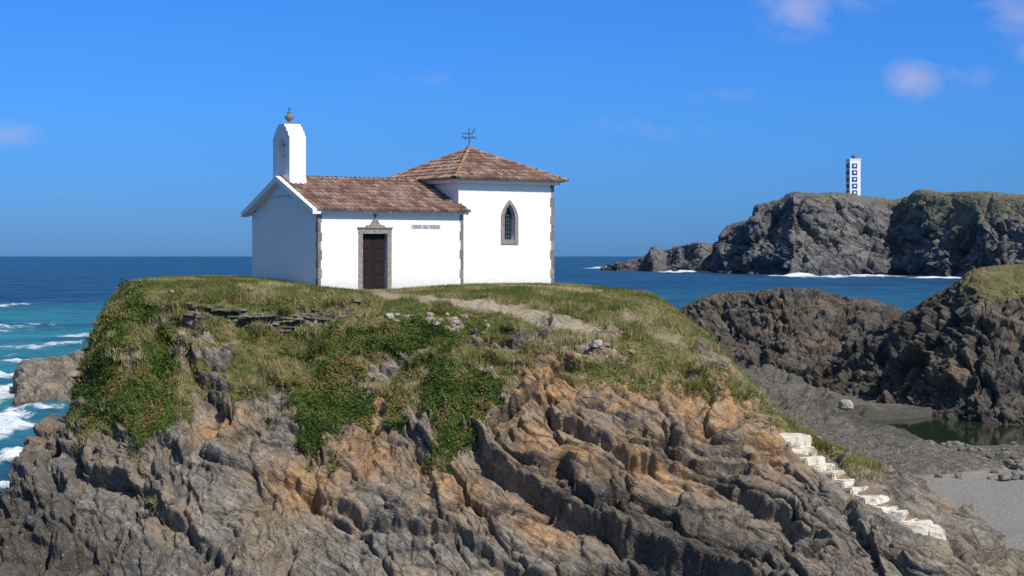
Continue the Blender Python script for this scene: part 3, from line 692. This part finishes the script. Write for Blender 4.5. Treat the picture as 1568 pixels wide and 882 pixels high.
box('finial_cross_shaft',.235,.265,bc-.015,bc+.015,5.62,5.80,MAT_granite2,ch); box('finial_cross_arm',.237,.263,bc-.07,bc+.07,5.70,5.73,MAT_granite2,ch)
ax,ay,az=ap
def rod(name,a,b,r,mat):
    a=Vector(a);b=Vector(b);bm=bmesh.new(); bmesh.ops.create_cone(bm,cap_ends=True,segments=8,radius1=r,radius2=r,depth=(b-a).length)
    q=(b-a).to_track_quat('Z','Y').to_matrix().to_4x4(); bm.transform(Matrix.Translation((a+b)/2)@q)
    me=bpy.data.meshes.new(name); bm.to_mesh(me); bm.free(); me.materials.append(mat); link(bpy.data.objects.new(name,me),ch)
rod('vane_mast',(ax,ay,az),(ax,ay,az+.92),.022,MAT_iron)
lathe('vane_base',[(.0,az+.0),(.13,az+.02),(.12,az+.12),(.05,az+.18),(.0,az+.2)],ax,ay,MAT_ridge,ch)
rod('vane_arm_ew',(ax-.28,ay,az+.50),(ax+.28,ay,az+.50),.015,MAT_iron); rod('vane_arm_ns',(ax,ay-.28,az+.50),(ax,ay+.28,az+.50),.015,MAT_iron)
for i,(dx,dy) in enumerate(((-.3,0),(.3,0),(0,-.3),(0,.3))): box('vane_letter_%d'%i,ax+dx-.03,ax+dx+.03,ay+dy-.012,ay+dy+.012,az+.46,az+.56,MAT_iron,ch)
slab('vane_cock',[(-.32,.66),(-.15,.68),(-.05,.64),(.08,.64),(.16,.72),(.22,.82),(.27,.86),(.33,.83),(.28,.80),(.24,.70),(.14,.62),(.1,.60),(-.12,.60),(-.22,.62),(-.34,.58)],[],lambda a,b,d:(ax+a,ay-.01+d,az+b+.03),.02,MAT_iron,ch)

# ---------------------------------------------------------------- lighthouse
ly=1372.0; lx=(1306.5-CX)/F*ly; lz=(HZ-301)/F*ly; pu=ly/F
lh=bpy.data.objects.new('lighthouse',None); link(lh); lh.location=(lx,ly,lz); lh.rotation_euler=(0,0,math.radians(10))
w=8.6*pu; H=56*pu
box('tower_body',-w,w,-w,w,-6,H,MAT_lwhite,lh,.15)
for k in range(5):
    z=H-(5.5+k*10.2)*pu-7.5*pu
    box('blue_panel_%d'%k,-w*.62,w*.35,-w-.35,-w+.1,z,z+7.2*pu,MAT_blue,lh)
    box('panel_window_%d'%k,-w*.32,w*.08,-w-.55,-w-.36,z+2.2*pu,z+5.0*pu,MAT_lwhite,lh)
    box('side_panel_%d'%k,-w-.35,-w+.1,-w*.6,w*.6,z,z+7.2*pu,MAT_blue,lh)
box('tower_cap',-w-.3,w+.3,-w-.3,w+.3,H+.01,H+.8,MAT_lwhite,lh)
lathe('lantern',[(0,H+.8),(1.5,H+.8),(1.5,H+2.6),(1.7,H+2.7),(.3,H+3.8),(.2,H+5),(0,H+5)],0,0,MAT_iron,lh)

# ---------------------------------------------------------------- world
el=math.radians(46); hx,hy=.60,-.80; hl=math.hypot(hx,hy); hx/=hl;hy/=hl
wd=bpy.data.worlds.new('World'); sc.world=wd; wd.use_nodes=True; nt=wd.node_tree; nt.nodes.clear()
class WM(M):
    def __init__(s,nt): s.nt=nt
w_=WM(nt); out=w_.n('ShaderNodeOutputWorld'); bg=w_.n('ShaderNodeBackground'); nt.links.new(bg.outputs[0],out.inputs[0])
sky=nt.nodes.new('ShaderNodeTexSky'); sky.sky_type='NISHITA'; sky.sun_disc=False; sky.sun_elevation=el; sky.sun_rotation=math.atan2(hx,hy)
sky.air_density=1.0; sky.dust_density=.2; sky.ozone_density=3.0; sky.altitude=0
tc=w_.n('ShaderNodeTexCoord').outputs['Generated']; zc_=w_.sep(tc,2); xc_=w_.sep(tc,0)
tint=w_.ramp(zc_,[(0,(.11,.28,.76)),(.03,(.125,.33,.84)),(.08,(.14,.40,.93)),(.15,(.14,.43,.98)),(.40,(.85,.95,1.02)),(1,(1.05,.98,.90))])
col=w_.mix(1.0,sky.outputs[0],tint,'MULTIPLY')
cm=None
for (u,v,ru,rv,a) in [(1215,20,85,65,.62),(1380,130,62,42,.72),(1530,40,90,55,.58),(1560,92,50,34,.62),(1450,125,60,28,.42),(995,198,120,28,.40),(1100,150,100,22,.34),(40,213,70,30,.42),(0,292,40,26,.42),(650,128,90,24,.28),(200,300,150,16,.22),(1280,5,110,45,.45)]:
    dx=w_.math('MULTIPLY',w_.math('SUBTRACT',xc_,(u-CX)/F),F/ru); dz=w_.math('MULTIPLY',w_.math('SUBTRACT',zc_,(HZ-v)/F),F/rv)
    rr=w_.math('ADD',w_.math('MULTIPLY',dx,dx),w_.math('MULTIPLY',dz,dz))
    g=w_.math('MULTIPLY',w_.math('SUBTRACT',1.0,rr,clamp=True),a)
    cm=g if cm is None else w_.math('MAXIMUM',cm,g)
cn=w_.noise(w_.map(tc,(1,1,1.5)),34,9,.62,.5)
cl=w_.math('MULTIPLY',w_.math('ADD',cm,w_.math('MULTIPLY',w_.math('SUBTRACT',cn,.58),1.8),clamp=True),w_.math('MULTIPLY',cm,1.0,clamp=True))
col=w_.mix(cl,col,(4.6,4.2,5.2))
nt.links.new(col,bg.inputs[0]); bg.inputs[1].default_value=.13
sl=bpy.data.lights.new('sun','SUN'); sl.energy=4.8; sl.angle=math.radians(.5); sl.color=(1,.94,.85)
so=bpy.data.objects.new('sun',sl); link(so)
sv=Vector((hx*math.cos(el),hy*math.cos(el),math.sin(el))); so.rotation_euler=(-sv).to_track_quat('-Z','Y').to_euler(); so.location=(30,0,60)
# ---------------------------------------------------------------- camera
cam=bpy.data.cameras.new('camera'); co=bpy.data.objects.new('camera',cam); link(co)
cam.sensor_width=36; cam.lens=36*F/1568; cam.shift_y=-49/1568; cam.clip_end=200000; cam.clip_start=.5
co.rotation_euler=(math.pi/2,0,0); sc.camera=co
sc.view_settings.view_transform='Standard'; sc.view_settings.look='None'; sc.view_settings.exposure=0
